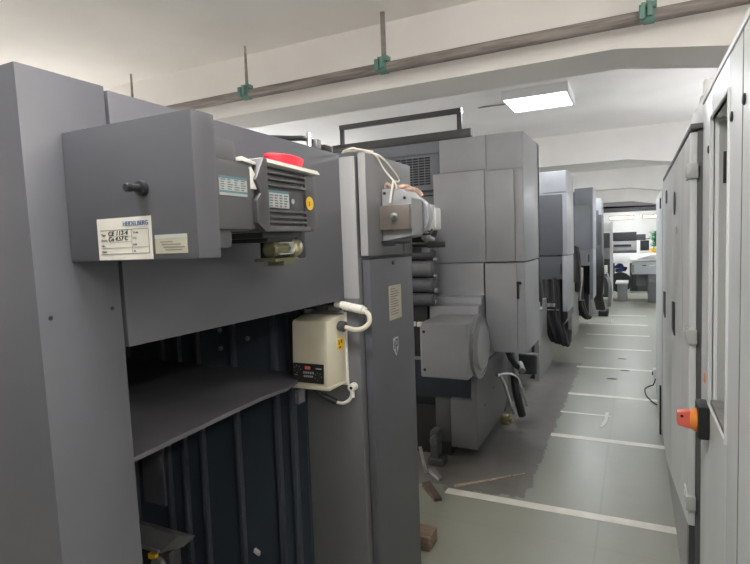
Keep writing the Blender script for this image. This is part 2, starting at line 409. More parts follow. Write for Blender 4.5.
# interior of the pile bay
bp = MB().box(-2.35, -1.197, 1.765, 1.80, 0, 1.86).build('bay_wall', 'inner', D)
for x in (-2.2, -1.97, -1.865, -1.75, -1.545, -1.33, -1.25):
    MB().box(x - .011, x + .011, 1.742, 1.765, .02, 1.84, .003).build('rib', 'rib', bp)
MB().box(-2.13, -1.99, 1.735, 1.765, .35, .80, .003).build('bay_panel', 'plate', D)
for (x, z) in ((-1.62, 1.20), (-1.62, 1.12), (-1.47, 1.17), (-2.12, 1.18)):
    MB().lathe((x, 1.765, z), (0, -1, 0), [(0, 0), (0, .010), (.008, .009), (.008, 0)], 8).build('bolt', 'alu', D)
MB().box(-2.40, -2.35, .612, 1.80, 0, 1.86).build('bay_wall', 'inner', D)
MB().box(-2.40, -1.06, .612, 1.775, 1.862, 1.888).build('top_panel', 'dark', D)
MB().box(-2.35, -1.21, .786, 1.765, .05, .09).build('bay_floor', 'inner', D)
pl = [(-2.35, .79), (-1.095, .79), (-1.115, 1.15), (-1.125, 1.40), (-1.112, 1.53), (-1.135, 1.63), (-1.2, 1.735), (-2.35, 1.735)]
MB().prism(pl, 'z', 1.038, 1.052, .003).build('pile_plate', 'plate', D)
MB().box(-1.10, -1.085, 1.56, 1.60, .985, 1.03).build('plate_clip', 'plate', D)
bar = MB().hexa([(-1.60, .93, .775), (-1.10, .93, .775), (-1.085, 1.0, .76), (-1.60, 1.0, .76),
                 (-1.60, .95, .825), (-1.052, .95, .822), (-1.042, 1.0, .80), (-1.60, 1.0, .80)], .003).build('guide_bar', 'rail', D)
MB().box(-1.60, -1.10, .925, .932, .779, .785).build('bar_edge', 'steel', bar)
MB().box(-1.6, -1.10, .96, 1.0, .52, .76, .004).build('guide_body', 'black', D)
MB().box(-1.168, -1.140, .95, .962, .735, .75, .002).build('marker', 'yellow', D, 'small yellow marker')
MB().lathe((-1.135, .96, .722), (0, -1, 0), [(0, 0), (0, .022), (.012, .022), (.014, 0)], 16).build('roller', 'steel', D)
MB().hexa([(-1.475, 1.73, .248), (-1.448, 1.73, .236), (-1.448, 1.742, .236), (-1.475, 1.742, .248),
           (-1.47, 1.73, .264), (-1.445, 1.73, .252), (-1.445, 1.742, .252), (-1.47, 1.742, .264)]).build('paper_tag', 'white', D, 'tiny white paper tag')
# cable linkage lying on top edge of the cross panel
k = thing('cable_linkage', 'black jointed cable linkage with a bright fitting on the press top edge', 'linkage', (-1.03, 1.6, 1.892))
MB().tube([(-1.08, 1.43, 1.905), (-1.05, 1.53, 1.915), (-1.03, 1.60, 1.922), (-1.025, 1.68, 1.908), (-1.02, 1.735, 1.899)], .009).build('cable', 'black', k)
MB().cyl((-1.02, 1.60, 1.892), (-1.02, 1.60, 1.942), .011, 14, .002).build('fitting', 'chrome', k)
MB().box(-1.04, -1.005, 1.63, 1.66, 1.892, 1.925, .005).build('joint', 'steel', k)
MB().box(-1.035, -1.01, 1.69, 1.745, 1.892, 1.915, .004).build('joint', 'black', k)

# ------------------------------------------------------------------ gear motor on the cross panel
G = thing('gear_motor', 'dark gear motor behind a square cover on the near cross panel', 'motor', (-.84, .9, 1.5))
cv = MB().box(-.998, -.664, .683, .738, 1.535, 1.786, .0035).build('square_cover', 'dark', G)
kb = MB().lathe((-.786, .683, 1.662), (0, -1, 0), [(0, 0), (0, .014), (.010, .013), (.011, .007), (.026, .006), (.028, .008), (.036, .008), (.038, .006), (.038, 0)], 20).build('knob', 'black', cv)
lb = MB().box(-.913, -.7715, .6815, .683, 1.537, 1.614).build('type_label', 'paper', cv, 'white handwritten type label')
lb.rotation_euler = (0, 0, 0)
y = .6812
text(lb, 'HEIDELBERG', (-.842, y, 1.5985), .0085, 'inkblue', '-y', .064)
fr = MB()
for (x0, x1, z0, z1) in ((-.905, -.778, 1.5915, 1.5925), (-.905, -.778, 1.5475, 1.5485), (-.779, -.778, 1.5475, 1.5925), (-.882, -.822, 1.5795, 1.580),
                         (-.882, -.822, 1.5695, 1.570), (-.905, -.778, 1.559, 1.5595), (-.822, -.8215, 1.5485, 1.592)):
    fr.box(x0, x1, y - .0002, y + .0003, z0, z1)
fr.build('ruling', 'inkgrey', lb)
text(lb, 'CE 112-4', (-.883, y, 1.5815), .0085, 'ink', '-y', .052, .02, italic=.2)
text(lb, 'Co 4.57 C', (-.883, y, 1.5715), .0080, 'ink', '-y', .052, .02, italic=.2)
for s, x, z, w in (('Typ', -.903, 1.582, .012), ('Serie', -.903, 1.572, .016), ('Nr.', -.903, 1.562, .010), ('Jahr', -.903, 1.551, .014),
                   ('Volt', -.818, 1.584, .014), ('Hz', -.818, 1.574, .009), ('kW', -.818, 1.562, .009), ('A', -.818, 1.551, .005)):
    text(lb, s, (x, y, z), .004, 'inkgrey', '-y', w)
sb = MB().box(-.764, -.688, .6818, .683, 1.546, 1.579).build('service_sticker', 'oldpaper', cv, 'small yellowed service sticker')
st = MB(); st.box(-.764, -.688, .6815, .6819, 1.572, 1.579); st.build('sticker_band', 'silver', sb)
st = MB()
for i, w in enumerate((.03, .045, .05, .04)): st.box(-.752 + .004 * i, -.752 + .004 * i + w, .6814, .6819, 1.5655 - i * .0048, 1.5672 - i * .0048)
st.build('lettering', 'inkgrey', sb)
# gearbox: rounded block with a shoulder and a round lower boss
gb = MB().box(-.985, -.762, .738, .972, 1.588, 1.738, .018, 2)
gb.box(-.96, -.772, .738, .925, 1.72, 1.784, .016, 2)
gb.lathe((-.90, .74, 1.66), (0, 1, 0), [(0, .11), (.16, .11), (.20, .085)], 28)
gb.box(-.96, -.775, .738, .905, 1.548, 1.60, .02, 2)
gb = gb.build('gearbox', 'motor', G)
MB().prism([(.928, 1.739), (.928, 1.749), (.974, 1.741), (.974, 1.735)], 'x', -.96, -.763, .002).build('gearbox_top_glare', 'white', gb, 'dusty gearbox top with its bright glare painted in pale')  # dust and the overbright top light, both put into the pale colour
npl = MB().box(-.762, -.7605, .850, .937, 1.661, 1.701).build('name_plate', 'silver', gb, 'silver rating plate with teal band')
q = MB(); q.box(-.7606, -.7602, .850, .937, 1.6665, 1.671); q.box(-.7606, -.7602, .850, .937, 1.6955, 1.701); q.build('plate_band', 'teal', npl)
q = MB()
for i in range(5):
    z = 1.673 + i * .0048
    for a in range(4): q.box(-.7606, -.7602, .854 + a * .021, .854 + a * .021 + random.uniform(.008, .016), z, z + .0022)
q.build('lettering', 'inkgrey', npl)
fl = MB().prism([(.955, 1.70), (.985, 1.752), (1.000, 1.752), (1.000, 1.585), (.985, 1.585), (.955, 1.605), (.955, 1.655), (.972, 1.672)], 'x', -.97, -.750, .004)
fl.build('flange', 'rail', G)
MB().prism([(.950, 1.728), (.975, 1.70), (.972, 1.680), (.950, 1.680)], 'x', -.775, -.758).build('folded_sheet', 'white', G, 'folded white sheet behind the flange')
for z in (1.735, 1.60): MB().lathe((-.80, .985, z), (0, -1, 0), [(0, 0), (0, .007), (.005, .006), (.005, 0)], 6).build('bolt', 'black', G)
mo = MB().box(-.975, -.778, .998, 1.215, 1.590, 1.742, .012, 2)
for z in (1.722, 1.708, 1.694, 1.633, 1.619, 1.607): mo.box(-.79, -.766, 1.008, 1.178, z, z + .006, .0015)
mo.box(-.79, -.760, 1.0, 1.185, 1.587, 1.600, .003)
mo = mo.build('motor_body', 'motor', G)
MB().box(-.985, -.768, 1.180, 1.238, 1.588, 1.738, .016, 2).build('end_shield', 'motor', G)
MB().prism([(.985, 1.744), (.985, 1.752), (1.215, 1.745), (1.228, 1.737), (1.215, 1.736)], 'x', -.80, -.752).build('top_plate', 'white', G, 'added pale plate painting the bright light on the motor top')  # stands for the brightly lit motor top; the light is in its white
nb = MB().box(-.778, -.7665, 1.018, 1.102, 1.643, 1.684, .001).build('name_plate', 'silver', mo, 'small silver motor plate')
q = MB(); q.box(-.7666, -.7660, 1.018, 1.102, 1.678, 1.684); q.box(-.7666, -.7660, 1.018, 1.022, 1.643, 1.684)
q.build('plate_band', 'teal', nb)
q = MB()
for i in range(5):
    for a in range(4): q.box(-.7666, -.7660, 1.024 + a * .019, 1.024 + a * .019 + random.uniform(.008, .015), 1.646 + i * .0062, 1.6492 + i * .0062)
q.build('lettering', 'inkgrey', nb)
MB().lathe((-.770, 1.122, 1.662), (1, 0, 0), [(0, 0), (0, .0065), (.001, .0065), (.001, 0)], 14).build('mark', 'silver', mo)
ys = MB().lathe((-.768, 1.196, 1.661), (1, 0, 0), [(0, 0), (0, .0175), (.0008, .0175), (.0008, 0)], 24)
ys = ys.build('warning_sticker', 'yellow', G, 'round yellow sticker')
text(ys, '3', (-.7670, 1.1895, 1.654), .012, 'ink', '+x')
# terminal box and cable gland underneath
tb = MB().box(-.95, -.79, 1.02, 1.175, 1.572, 1.592, .004); tb.box(-.94, -.795, 1.045, 1.15, 1.562, 1.575, .003); tb.box(-.93, -.81, 1.185, 1.235, 1.518, 1.592, .006)
tb.build('terminal_box', 'black', G)
MB().cyl((-.815, 1.075, 1.546), (-.815, 1.152, 1.546), .023, 10, .004).build('cable_gland', 'olive', G)
q = MB(); q.box(-.795, -.789, 1.085, 1.142, 1.531, 1.534, .001); q.box(-.795, -.789, 1.085, 1.142, 1.559, 1.562, .001); q.prism([(1.137, 1.562), (1.149, 1.546), (1.137, 1.531), (1.129, 1.535), (1.137, 1.546), (1.129, 1.559)], 'x', -.797, -.786)
q.build('gland_clip', 'silver', G, 'bright clip')
MB().cyl((-.815, 1.158, 1.546), (-.815, 1.182, 1.546), .026, 12, .004).build('gland_nut', 'brassy', G)
MB().cyl((-.815, 1.184, 1.547), (-.815, 1.198, 1.547), .022, 18, .003).build('gland_ring', 'steel', G)
q = MB().box(-.85, -.785, 1.06, 1.16, 1.514, 1.523, .003); q.box(-.84, -.79, 1.10, 1.145, 1.503, 1.516, .003)
q.build('gland_tray', 'olive', G)
# red plastic cap standing on the motor top
rc = MB().lathe((-.822, 1.168, 1.7425), (0, 0, 1), [(0, 0), (0, .060), (.012, .064), (.034, .078), (.040, .077), (.042, .070), (.041, 0)], 32)
for v in rc.bm.verts: v.co.x = -.822 + (v.co.x + .822) * .40
rc = rc.build('red_cap', 'red', None)
tag(rc, 'bright red plastic cap lying on top of the near motor', 'cap')

# ------------------------------------------------------------------ cream control box with conduits
H = thing('control_box', 'cream wall control box with dark button panel on the press column', 'control box', (-1.07, 1.70, 1.03))
hb = MB().hexa([(-1.166, 1.64, 1.024), (-1.012, 1.64, 1.024), (-.996, 1.762, 1.024), (-1.176, 1.762, 1.024),
                (-1.168, 1.655, 1.272), (-1.010, 1.655, 1.272), (-.996, 1.762, 1.292), (-1.176, 1.762, 1.292)], .012).build('housing', 'cream', H)
MB().box(-1.180, -.992, 1.762, 1.7715, 1.010, 1.30, .002).build('back_plate', 'white', H, 'pale back plate')
MB().box(-1.171, -.999, 1.632, 1.765, 1.020, 1.033, .004).build('bottom_rim', 'cream', H)
cp = MB().hexa([(-1.158, 1.6365, 1.043), (-1.026, 1.6365, 1.043), (-1.026, 1.642, 1.043), (-1.158, 1.642, 1.043),
                (-1.158, 1.6405, 1.114), (-1.026, 1.6405, 1.114), (-1.026, 1.646, 1.114), (-1.158, 1.646, 1.114)]).build('control_panel', 'black', H, 'dark panel of knobs and display')
MB().box(-1.106, -1.082, 1.6385, 1.641, 1.093, 1.105).build('display', 'redknob', cp)
for (x, z) in ((-1.138, 1.092), (-1.048, 1.069)):
    MB().lathe((x, 1.641, z), (0, -1, 0), [(0, 0), (0, .010), (.009, .009), (.010, 0)], 16).build('knob', 'rubber', cp)
q = MB(); q.box(-1.058, -1.034, 1.6385, 1.641, 1.096, 1.100); q.box(-1.152, -1.140, 1.637, 1.639, 1.069, 1.072)
for i in range(5): q.box(-1.113 + i * .010, -1.113 + i * .010 + .006, 1.6370, 1.639, 1.077, 1.085)
for i in range(5): q.box(-1.111 + i * .0085, -1.111 + i * .0085 + .006, 1.6365, 1.639, 1.064, 1.071)
for x in (-1.138, -1.048):
    for a in range(6):
        an = a * PI / 3.5; px = x + .014 * math.cos(an); pz = (1.092 if x < -1.1 else 1.069) + .014 * math.sin(an); q.box(px - .0012, px + .0012, 1.637, 1.6385, pz - .0012, pz + .0012)
q.build('lettering', 'silver', cp)
ys = MB().hexa([(-1.003, 1.708, 1.158), (-.9995, 1.708, 1.158), (-.995, 1.742, 1.158), (-.9985, 1.742, 1.158), (-1.003, 1.708, 1.200), (-.9995, 1.708, 1.200), (-.995, 1.742, 1.200), (-.9985, 1.742, 1.200)]).build('warning_sticker', 'yellow', H, 'small yellow warning sticker')
q = MB(); q.box(-.9992, -.9982, 1.712, 1.719, 1.176, 1.194); q.box(-.9975, -.9963, 1.724, 1.733, 1.180, 1.194); q.box(-.9985, -.9972, 1.715, 1.726, 1.163, 1.169); q.build('symbol', 'ink', ys)
q = MB().box(-1.125, -.990, 1.742, 1.772, 1.294, 1.320, .003); q.box(-1.125, -.995, 1.722, 1.772, 1.294, 1.299, .002)
q = q.build('bracket', 'steel', H)
for x in (-1.115, -1.06, -1.0): MB().lathe((x, 1.742, 1.309), (0, -1, 0), [(0, 0), (0, .006), (.004, .005), (.004, 0)], 6).build('bolt', 'black', q)
q = MB().cyl((-1.0, 1.72, 1.248), (-.970, 1.72, 1.244), .020, 14, .004).build('cable_gland', 'rail', H)
loop = [(-.978, 1.72, 1.244), (-.93, 1.715, 1.236), (-.897, 1.72, 1.242), (-.877, 1.73, 1.262), (-.880, 1.735, 1.290), (-.905, 1.742, 1.304), (-.95, 1.75, 1.313), (-1.01, 1.755, 1.322)]
q = MB().tube(loop, .0092).build('conduit', 'cream', H)
sl = MB()
sl.cyl((-1.005, 1.752, 1.322), (-.955, 1.75, 1.313), .0165, 16, .003); sl.cyl((-.953, 1.75, 1.313), (-.905, 1.742, 1.306), .0165, 16, .003)
sl.cyl((-1.03, 1.752, 1.326), (-1.005, 1.752, 1.322), .014, 16, .003); sl.cyl((-.905, 1.742, 1.306), (-.895, 1.741, 1.302), .0135, 16, .002)
sl.build('conduit_sleeve', 'white', H)
MB().tube([(-1.115, 1.70, 1.032), (-1.10, 1.70, 1.0), (-1.075, 1.715, .972), (-1.045, 1.73, .955)], .008).build('cable', 'rubber', H)
MB().cyl((-1.075, 1.716, .973), (-1.032, 1.735, .948), .011, 14, .002).build('cable_plug', 'black', H)
MB().tube([(-1.035, 1.735, .948), (-1.005, 1.742, .945), (-.982, 1.75, .960), (-.973, 1.755, .985)], .0062).build('cable', 'white', H, 'short white cable')
q = MB().lathe((-.973, 1.775, 1.005), (0, -1, 0), [(0, 0), (0, .016), (.028, .015), (.03, .007), (.022, .006), (.022, 0)], 16); q.cyl((-.973, 1.755, .967), (-.973, 1.755, .995), .009, 12)
q.build('socket', 'white', H, 'round white socket')
MB().lathe((-.973, 1.7525, 1.005), (0, -1, 0), [(0, 0), (0, .006), (.0065, .006), (.0065, 0)], 12).build('socket_hole', 'black', H)

# ------------------------------------------------------------------ second gear motor on the column cover
G2 = thing('gear_motor', 'pale grey gear motor with bronze square plate on the column cover', 'motor', (-.84, 2.05, 1.54))
pt = MB().box(-.905, -.772, 1.898, 1.918, 1.600, 1.696, .003).build('square_plate', 'bronze', G2, 'bronze coloured square plate')
MB().lathe((-.836, 1.898, 1.652), (0, -1, 0), [(0, 0), (0, .014), (.006, .014), (.007, .009), (.024, .008), (.025, 0)], 14).build('knob', 'steel', pt)
q = MB().prism([(-.900, 1.555), (-.775, 1.575), (-.772, 1.60), (-.772, 1.72), (-.80, 1.752), (-.835, 1.762), (-.898, 1.762)], 'y', 1.922, 2.04, .006)
q = q.build('gearbox', 'alu', G2)
for x, z in ((-.80, 1.722), (-.885, 1.745)): MB().lathe((x, 1.922, z), (0, -1, 0), [(0, 0), (0, .006), (.004, .006), (.004, 0)], 8).build('bolt', 'black', q)
q = MB().box(-.898, -.78, 1.905, 1.925, 1.545, 1.56, .003); q.box(-.89, -.84, 1.900, 1.92, 1.538, 1.55, .002); q.build('foot', 'black', G2)
q = MB().lathe((-.835, 2.05, 1.655), (0, 1, 0), [(0, .085), (.035, .088), (.06, .078), (.09, .066), (.10, .05)], 28).build('bell_housing', 'mid', G2)
q = MB().box(-.90, -.80, 2.12, 2.27, 1.60, 1.712, .008, 3); q.box(-.90, -.792, 2.255, 2.325, 1.60, 1.70, .010, 3)
q.box(-.87, -.815, 2.13, 2.22, 1.70, 1.722, .005)
q.build('motor_body', 'cab', G2, 'pale motor body')
q = MB().cyl((-.82, 2.17, 1.585), (-.82, 2.21, 1.565), .020, 14, .003); q.cyl((-.82, 2.21, 1.565), (-.82, 2.28, 1.56), .011, 12)
q.build('cable_gland', 'steel', G2)
MB().tube([(-.80, 2.05, 1.585), (-.775, 2.12, 1.582), (-.79, 2.19, 1.60), (-.80, 2.22, 1.59)], .005).build('cable', 'black', G2)
q = MB().cyl((-1.0, 2.30, 1.53), (-.78, 2.34, 1.535), .014, 14, .003); q.box(-1.1, -.86, 2.24, 2.35, 1.50, 1.525, .004)
q.build('support_arm', 'rail', G2)
# white string tied over the column top
s_ = MB()
s_.tube([(-1.0, 1.80, 1.897), (-.96, 1.79, 1.899), (-.93, 1.81, 1.900), (-.905, 1.845, 1.896), (-.888, 1.87, 1.88), (-.884, 1.91, 1.845), (-.866, 1.93, 1.812), (-.842, 1.913, 1.792)], .0035, 8)
s_.tube([(-.95, 1.84, 1.895), (-.91, 1.875, 1.897), (-.890, 1.915, 1.885), (-.884, 1.985, 1.855), (-.882, 2.045, 1.825), (-.880, 2.06, 1.808), (-.862, 2.0, 1.795), (-.842, 1.915, 1.79)], .0035, 8)
s_.tube([(-.842, 1.914, 1.792), (-.846, 1.912, 1.77), (-.853, 1.911, 1.735), (-.857, 1.911, 1.706)], .0045, 8)
s_.tube([(-.842, 1.914, 1.792), (-.832, 1.912, 1.776), (-.828, 1.912, 1.758)], .0035, 8)
s_.tube([(-.99, 1.79, 1.900), (-.95, 1.785, 1.907), (-.93, 1.80, 1.903), (-.90, 1.86, 1.900)], .004, 8)
tag(s_.build('string', 'cord'), 'knotted white string looped down from the column top to the pale motor', 'string')
rg = MB()
rg.tube([(-.888, 1.935, 1.768), (-.88, 1.93, 1.783), (-.868, 1.935, 1.778), (-.858, 1.95, 1.768)], .005, 8)
rg.tube([(-.85, 1.97, 1.768), (-.835, 2.0, 1.776), (-.83, 2.03, 1.776), (-.822, 2.06, 1.766), (-.815, 2.09, 1.758), (-.81, 2.12, 1.742)], .008, 8)
rg.tube([(-.845, 2.0, 1.766), (-.82, 2.03, 1.764), (-.815, 2.07, 1.768), (-.805, 2.10, 1.758), (-.80, 2.11, 1.742)], .006, 8)
tag(rg.build('twisted_rag', 'rag'), 'twisted peach coloured rag lying on the pale gear motor', 'rag')

# ------------------------------------------------------------------ coater hood between delivery and first tower
HD = thing('coater_hood', 'dark grey hood with slotted vents beside the first press tower', 'press hood', (-1.8, 4.0, 0))
hp = MB().box(-2.4, -1.318, 3.90, 4.44, 1.40, 2.300, .006).build('hood_panel', 'blue', HD)
MB().box(-2.4, -1.318, 3.885, 3.90, 2.215, 2.30, .003).build('hood_lip', 'blue', HD)
vg = MB()
for c in range(6):
    x0 = -1.69 + c * .049
    for r in range(11):
        z = 1.985 + r * .0195
        vg.box(x0, x0 + .040, 3.893, 3.901, z, z + .0115)
vg.build('vent_slots', 'black', hp)
q = MB().box(-1.68, -1.39, 3.893, 3.90, 1.895, 1.905); q.box(-1.65, -1.47, 3.893, 3.90, 1.862, 1.872); q.build('vent_slots', 'black', hp)
MB().cyl((-2.3, 3.86, 1.935), (-1.368, 3.86, 1.935), .008, 10).build('cross_rod', 'rail', HD)
for k, (z0, z1, m) in enumerate(((1.56, 1.78, 'black'), (1.425, 1.545, 'dark'), (1.30, 1.415, 'column'), (1.19, 1.29, 'dark'), (1.09, 1.18, 'dark'))):
    MB().cyl((-2.3, 3.59, (z0 + z1) / 2), (-1.285, 3.59, (z0 + z1) / 2), (z1 - z0) / 2, 24, .01).build('roller', m, HD)
MB().box(-2.4, -1.372, 3.66, 3.90, .7, 1.75).build('roller_frame', 'black', HD)
for z in (1.50, 1.42, 1.30, 1.2, 1.12):
    MB().lathe((-1.288, 3.60, z), (1, 0, 0), [(0, 0), (0, .018), (.02, .016), (.02, 0)], 12).build('roller_end', 'steel', HD)
# guard rail on top
R_ = thing('guard_rail', 'black two-bar rail mounted on top of the hood and first tower', 'rail', (-1.6, 4.0, 2.3))
MB().box(-2.31, -1.105, 3.985, 4.02, 2.325, 2.388, .003).build('lower_bar', 'rail', R_)
MB().box(-2.235, -1.18, 3.985, 4.015, 2.508, 2.548, .003).build('top_bar', 'rail', R_)
for x in (-2.215, -1.197): MB().box(x - .018, x + .018, 3.99, 4.01, 2.38, 2.515, .002).build('upright', 'rail', R_)
for x in (-1.1045, -2.3105): MB().box(x - .004, x + .004, 3.985, 4.02, 2.33, 2.383).build('end_cap', 'chrome', R_)
MB().box(-1.182, -1.175, 3.985, 4.015, 2.511, 2.545).build('end_cap', 'chrome', R_)
MB().box(-2.25, -1.12, 3.99, 4.015, 2.301, 2.33).build('foot_strip', 'rail', R_)

# ------------------------------------------------------------------ press tower 1
T = thing('press_tower', 'largest nearest light grey press tower with round flanged drive box below', 'printing press', (-1.2, 4.2, 0))
up = MB().prism([(-2.4, 1.385), (-.70, 1.385), (-.70, 2.293), (-2.4, 2.293)], 'y', 4.45, 4.51)
up.box(-1.31, -.70, 3.84, 4.51, 1.385, 2.293, .005)
up = up.build('upper_body', 'mid', T)
MB().box(-1.305, -.962, 3.832, 3.842, 2.052, 2.288, .003).build('top_panel', 'mid', up)
MB().box(-.955, -.705, 3.832, 3.842, 2.042, 2.286, .003).build('top_panel', 'mid', up)
MB().box(-1.36, -.975, 3.828, 3.842, 1.386, 2.046, .004).build('front_panel', 'mid', T)
MB().box(-.966, -.765, 3.828, 3.842, 1.389, 2.034, .005).build('front_panel', 'mid', T)
MB().box(-.758, -.703, 3.833, 3.842, 1.389, 2.036, .002).build('edge_strip', 'mid', T)
lg = MB().box(-.985, -.70, 3.84, 4.43, .728, 1.378, .005).build('lower_guard', 'mid', T)
MB().box(-.98, -.755, 3.828, 3.842, .732, 1.374, .004).build('guard_door', 'mid', lg)
q = MB().box(-.757, -.742, 3.822, 3.842, 1.12, 1.235, .002); q.box(-.757, -.725, 3.815, 3.842, 1.225, 1.245, .002)
q.build('door_handle', 'black', lg)
bd = MB().prism([(3.84, 1.382), (3.84, 1.143), (3.76, 1.138), (3.755, 1.088), (3.68, 1.083), (3.675, 1.02), (3.75, .60), (4.3, .60), (4.3, 1.382)], 'x', -1.365, -.995, .008)
bd.build('stepped_body', 'mid', T)
db = MB().box(-1.292, -.965, 3.285, 3.72, .648, 1.016, .014, 3).build('drive_box', 'mid', T)
for z in (.955, .70): MB().lathe((-1.262, 3.285, z), (0, -1, 0), [(0, 0), (0, .010), (.003, .010), (.003, 0)], 12).build('screw', 'black', db)
for x in (-1.29, -1.335): MB().box(x - .014, x + .016, 3.27, 3.30, .99, 1.02, .003).build('connector', 'white', db)
MB().lathe((-.97, 3.53, .83), (1, 0, 0), [(0, .20), (.0, .215), (.018, .215), (.024, .205), (.024, .165), (.045, .160), (.062, .10), (.066, 0)], 40).build('flange_disc', 'mid', db)
MB().lathe((-.952, 3.53, .83), (1, 0, 0), [(0, .208), (0, .219), (.012, .219), (.014, .212), (.012, .206), (0, .206)], 48).build('flange_ring', 'steel', db)
for a in range(4):
    an = a * PI / 2 + .5
    MB().lathe((-.948, 3.53 + .185 * math.cos(an), .83 + .185 * math.sin(an)), (1, 0, 0), [(0, 0), (0, .010), (.008, .009), (.008, 0)], 6).build('bolt', 'steel', db)
MB().box(-2.3, -1.03, 3.80, 4.4, .30, .64).build('chassis', 'inner', T)
bs = MB().prism([(3.515, .105), (3.515, .445), (3.545, .66), (4.5, .66), (4.5, .25), (4.33, .13), (4.12, .125)], 'x', -1.02, -.975, .004)
bs.box(-1.165, -.978, 3.508, 3.56, .105, .448, .003)
bs = bs.build('base_frame', 'column', T)  # darker grey than the tower puts the shade down here into the paint
for (y, z) in ((3.72, .36), (3.98, .42)): MB().lathe((-.975, y, z), (1, 0, 0), [(0, 0), (0, .009), (.003, .009), (.003, 0)], 12).build('screw', 'black', bs)
MB().box(-1.28, -1.17, 3.52, 3.56, .13, .44, .004).build('base_panel', 'motor', T)
MB().box(-2.3, -1.2, 3.60, 4.5, .0, .36).build('plinth', 'black', T)
q = MB().box(-1.285, -1.23, 3.40, 3.50, .05, .24, .01); q.box(-1.30, -1.19, 3.38, 3.5, .0, .05, .006); q.cyl((-1.24, 3.40, .19), (-1.24, 3.34, .19), .028, 12, .004)
q.build('foot_bracket', 'motor', T)
MB().tube([(-1.32, 3.30, .16), (-1.295, 3.28, .09), (-1.265, 3.26, .0)], .012).build('coil_hose', 'steel', T)
q = MB().lathe((-.98, 4.27, .085), (1, -.15, 0), [(0, 0), (0, .045), (.03, .048), (.06, .045), (.062, .02), (.09, .018), (.09, 0)], 20).build('roller_wheel', 'brassy', T)
q = MB().cyl((-.885, 4.35, .725), (-.885, 4.35, .35), .03, 14); q.build('hanger_post', 'steel', T)
hk = MB().tube([(-.90, 3.78, .572), (-.86, 3.95, .545), (-.85, 4.18, .475), (-.845, 4.30, .40), (-.84, 4.50, .20), (-.84, 4.58, .12)], .012)
hk.tube([(-.88, 3.80, .565), (-.865, 3.88, .47), (-.858, 4.02, .30), (-.855, 4.12, .19)], .012)
hk.build('handle_frame', 'chrome', T, 'bent chrome handle frame')
MB().tube([(-.88, 4.30, .44), (-.86, 4.25, .34), (-.84, 4.27, .22), (-.83, 4.32, .12)], .032).build('hose', 'rubber', T)
MB().tube([(-.93, 4.2, .72), (-.90, 4.25, .60), (-.86, 4.35, .50), (-.83, 4.40, .48)], .022).build('hose', 'rubber', T)
MB().cyl((-.86, 4.42, .52), (-.82, 4.32, .48), .026, 14, .005).build('valve', 'alu', T)
MB().box(-.935, -.755, 4.62, 4.72, .375, .56, .03, 3).build('oil_tray', 'rail', T)
MB().box(-1.06, -.985, 4.42, 5.7, .1, .62, .006).build('rear_base', 'motor', T)

# ------------------------------------------------------------------ further press towers
def tower(label, X0, X1, y0, y1, m, frameX, fy0, fy1, hoses, open_z=1.06, low=.68, top=2.302, panel_m='dark'):
    t = thing('press_tower', label, 'printing press', ((X0 + X1) / 2, (y0 + y1) / 2, 0), None)
    ub = MB().box(X0, X1, y0 + .01, y1, 1.335, top, .005).build('upper_body', m, t)
    MB().box(X0 + .035, X1 - .008, y0, y0 + .012, 2.06, top - .006, .003).build('top_panel', m, ub)
    MB().box(X0 - .005, X1 - .05, y0 - .012, y0 + .012, 1.34, 2.035, .004).build('front_panel', panel_m, t)
    MB().box(X0, X1 - .058, y0, y1 - .05, open_z, 1.328, .004).build('lower_guard', panel_m, t)
    MB().box(X1 - .055, X1 - .002, y0, y1 - .06, low, 1.33, .004).build('side_guard', m, t)
    MB().box(X1 - .075, X1 - .06, y0 - .006, y0 + .004, 1.12, 1.24, .002).build('door_handle', 'black', t)
    MB().box(X0 - 1.0, X0 + .02, y0 + .08, y1, .55, 2.28, .005).build('inner_body', 'motor', t)
    MB().box(X0, X1 - .06, y0 + .35, y1, .55, 1.06).build('hose_bay', 'black', t)
    MB().prism([(fy0, 0), (fy0, .80), (fy0 + .12, .86), (fy1, .82), (fy1, .1), (fy1 - .15, 0)], 'x', frameX - .05, frameX, .005).build('base_frame', 'plumb', t)
    MB().box(frameX - 1.0, frameX - .05, fy0 + .1, fy1, 0, .5).build('plinth', 'black', t)
    for pts, r in hoses: MB().tube(pts, r, 10).build('hose', 'rubber', t)
    return t
h2 = []
for i, (x, yy) in enumerate(((-.965, 6.5), (-.925, 6.48), (-.885, 6.5), (-.845, 6.47), (-.81, 6.5))):
    h2.append(([(x, yy, 1.08), (x + .005, yy, .85), (x + .015, yy - .02, .62), (x + .06, yy - .02, .42 + .02 * (i % 2)), (x + .09, yy + .05, .33 - .012 * i), (x + .10, yy + .2, .42)], .030))
t2 = tower('second press tower with dark front panel and thick hoses hanging under it', -1.0, -.70, 6.45, 7.2, 'mid', -.93, 5.85, 6.9, h2)
q = MB(); 
for x in (-.92, -.86): q.cyl((x, 6.46, .78), (x + .004, 6.46, .74), .034, 12)
q.build('hose_clamp', 'steel', t2)
MB().box(-.985, -.80, 6.43, 6.45, .70, .712).build('hose_bar', 'steel', t2)
MB().tube([(-1.0, 6.1, 1.32), (-.96, 6.0, 1.15), (-.935, 5.98, .95), (-.95, 6.0, .78)], .03).build('hose', 'rubber', t2)
MB().cyl((-.945, 5.99, .80), (-.945, 5.99, .77), .036, 12).build('hose_clamp', 'chrome', t2)
MB().hexa([(-.755, 6.43, .52), (-.70, 6.43, .62), (-.70, 7.1, .60), (-.755, 7.1, .50), (-.755, 6.43, .69), (-.70, 6.43, .69), (-.70, 7.1, .66), (-.755, 7.1, .66)]).build('guard_foot', 'black', t2)
h3 = []
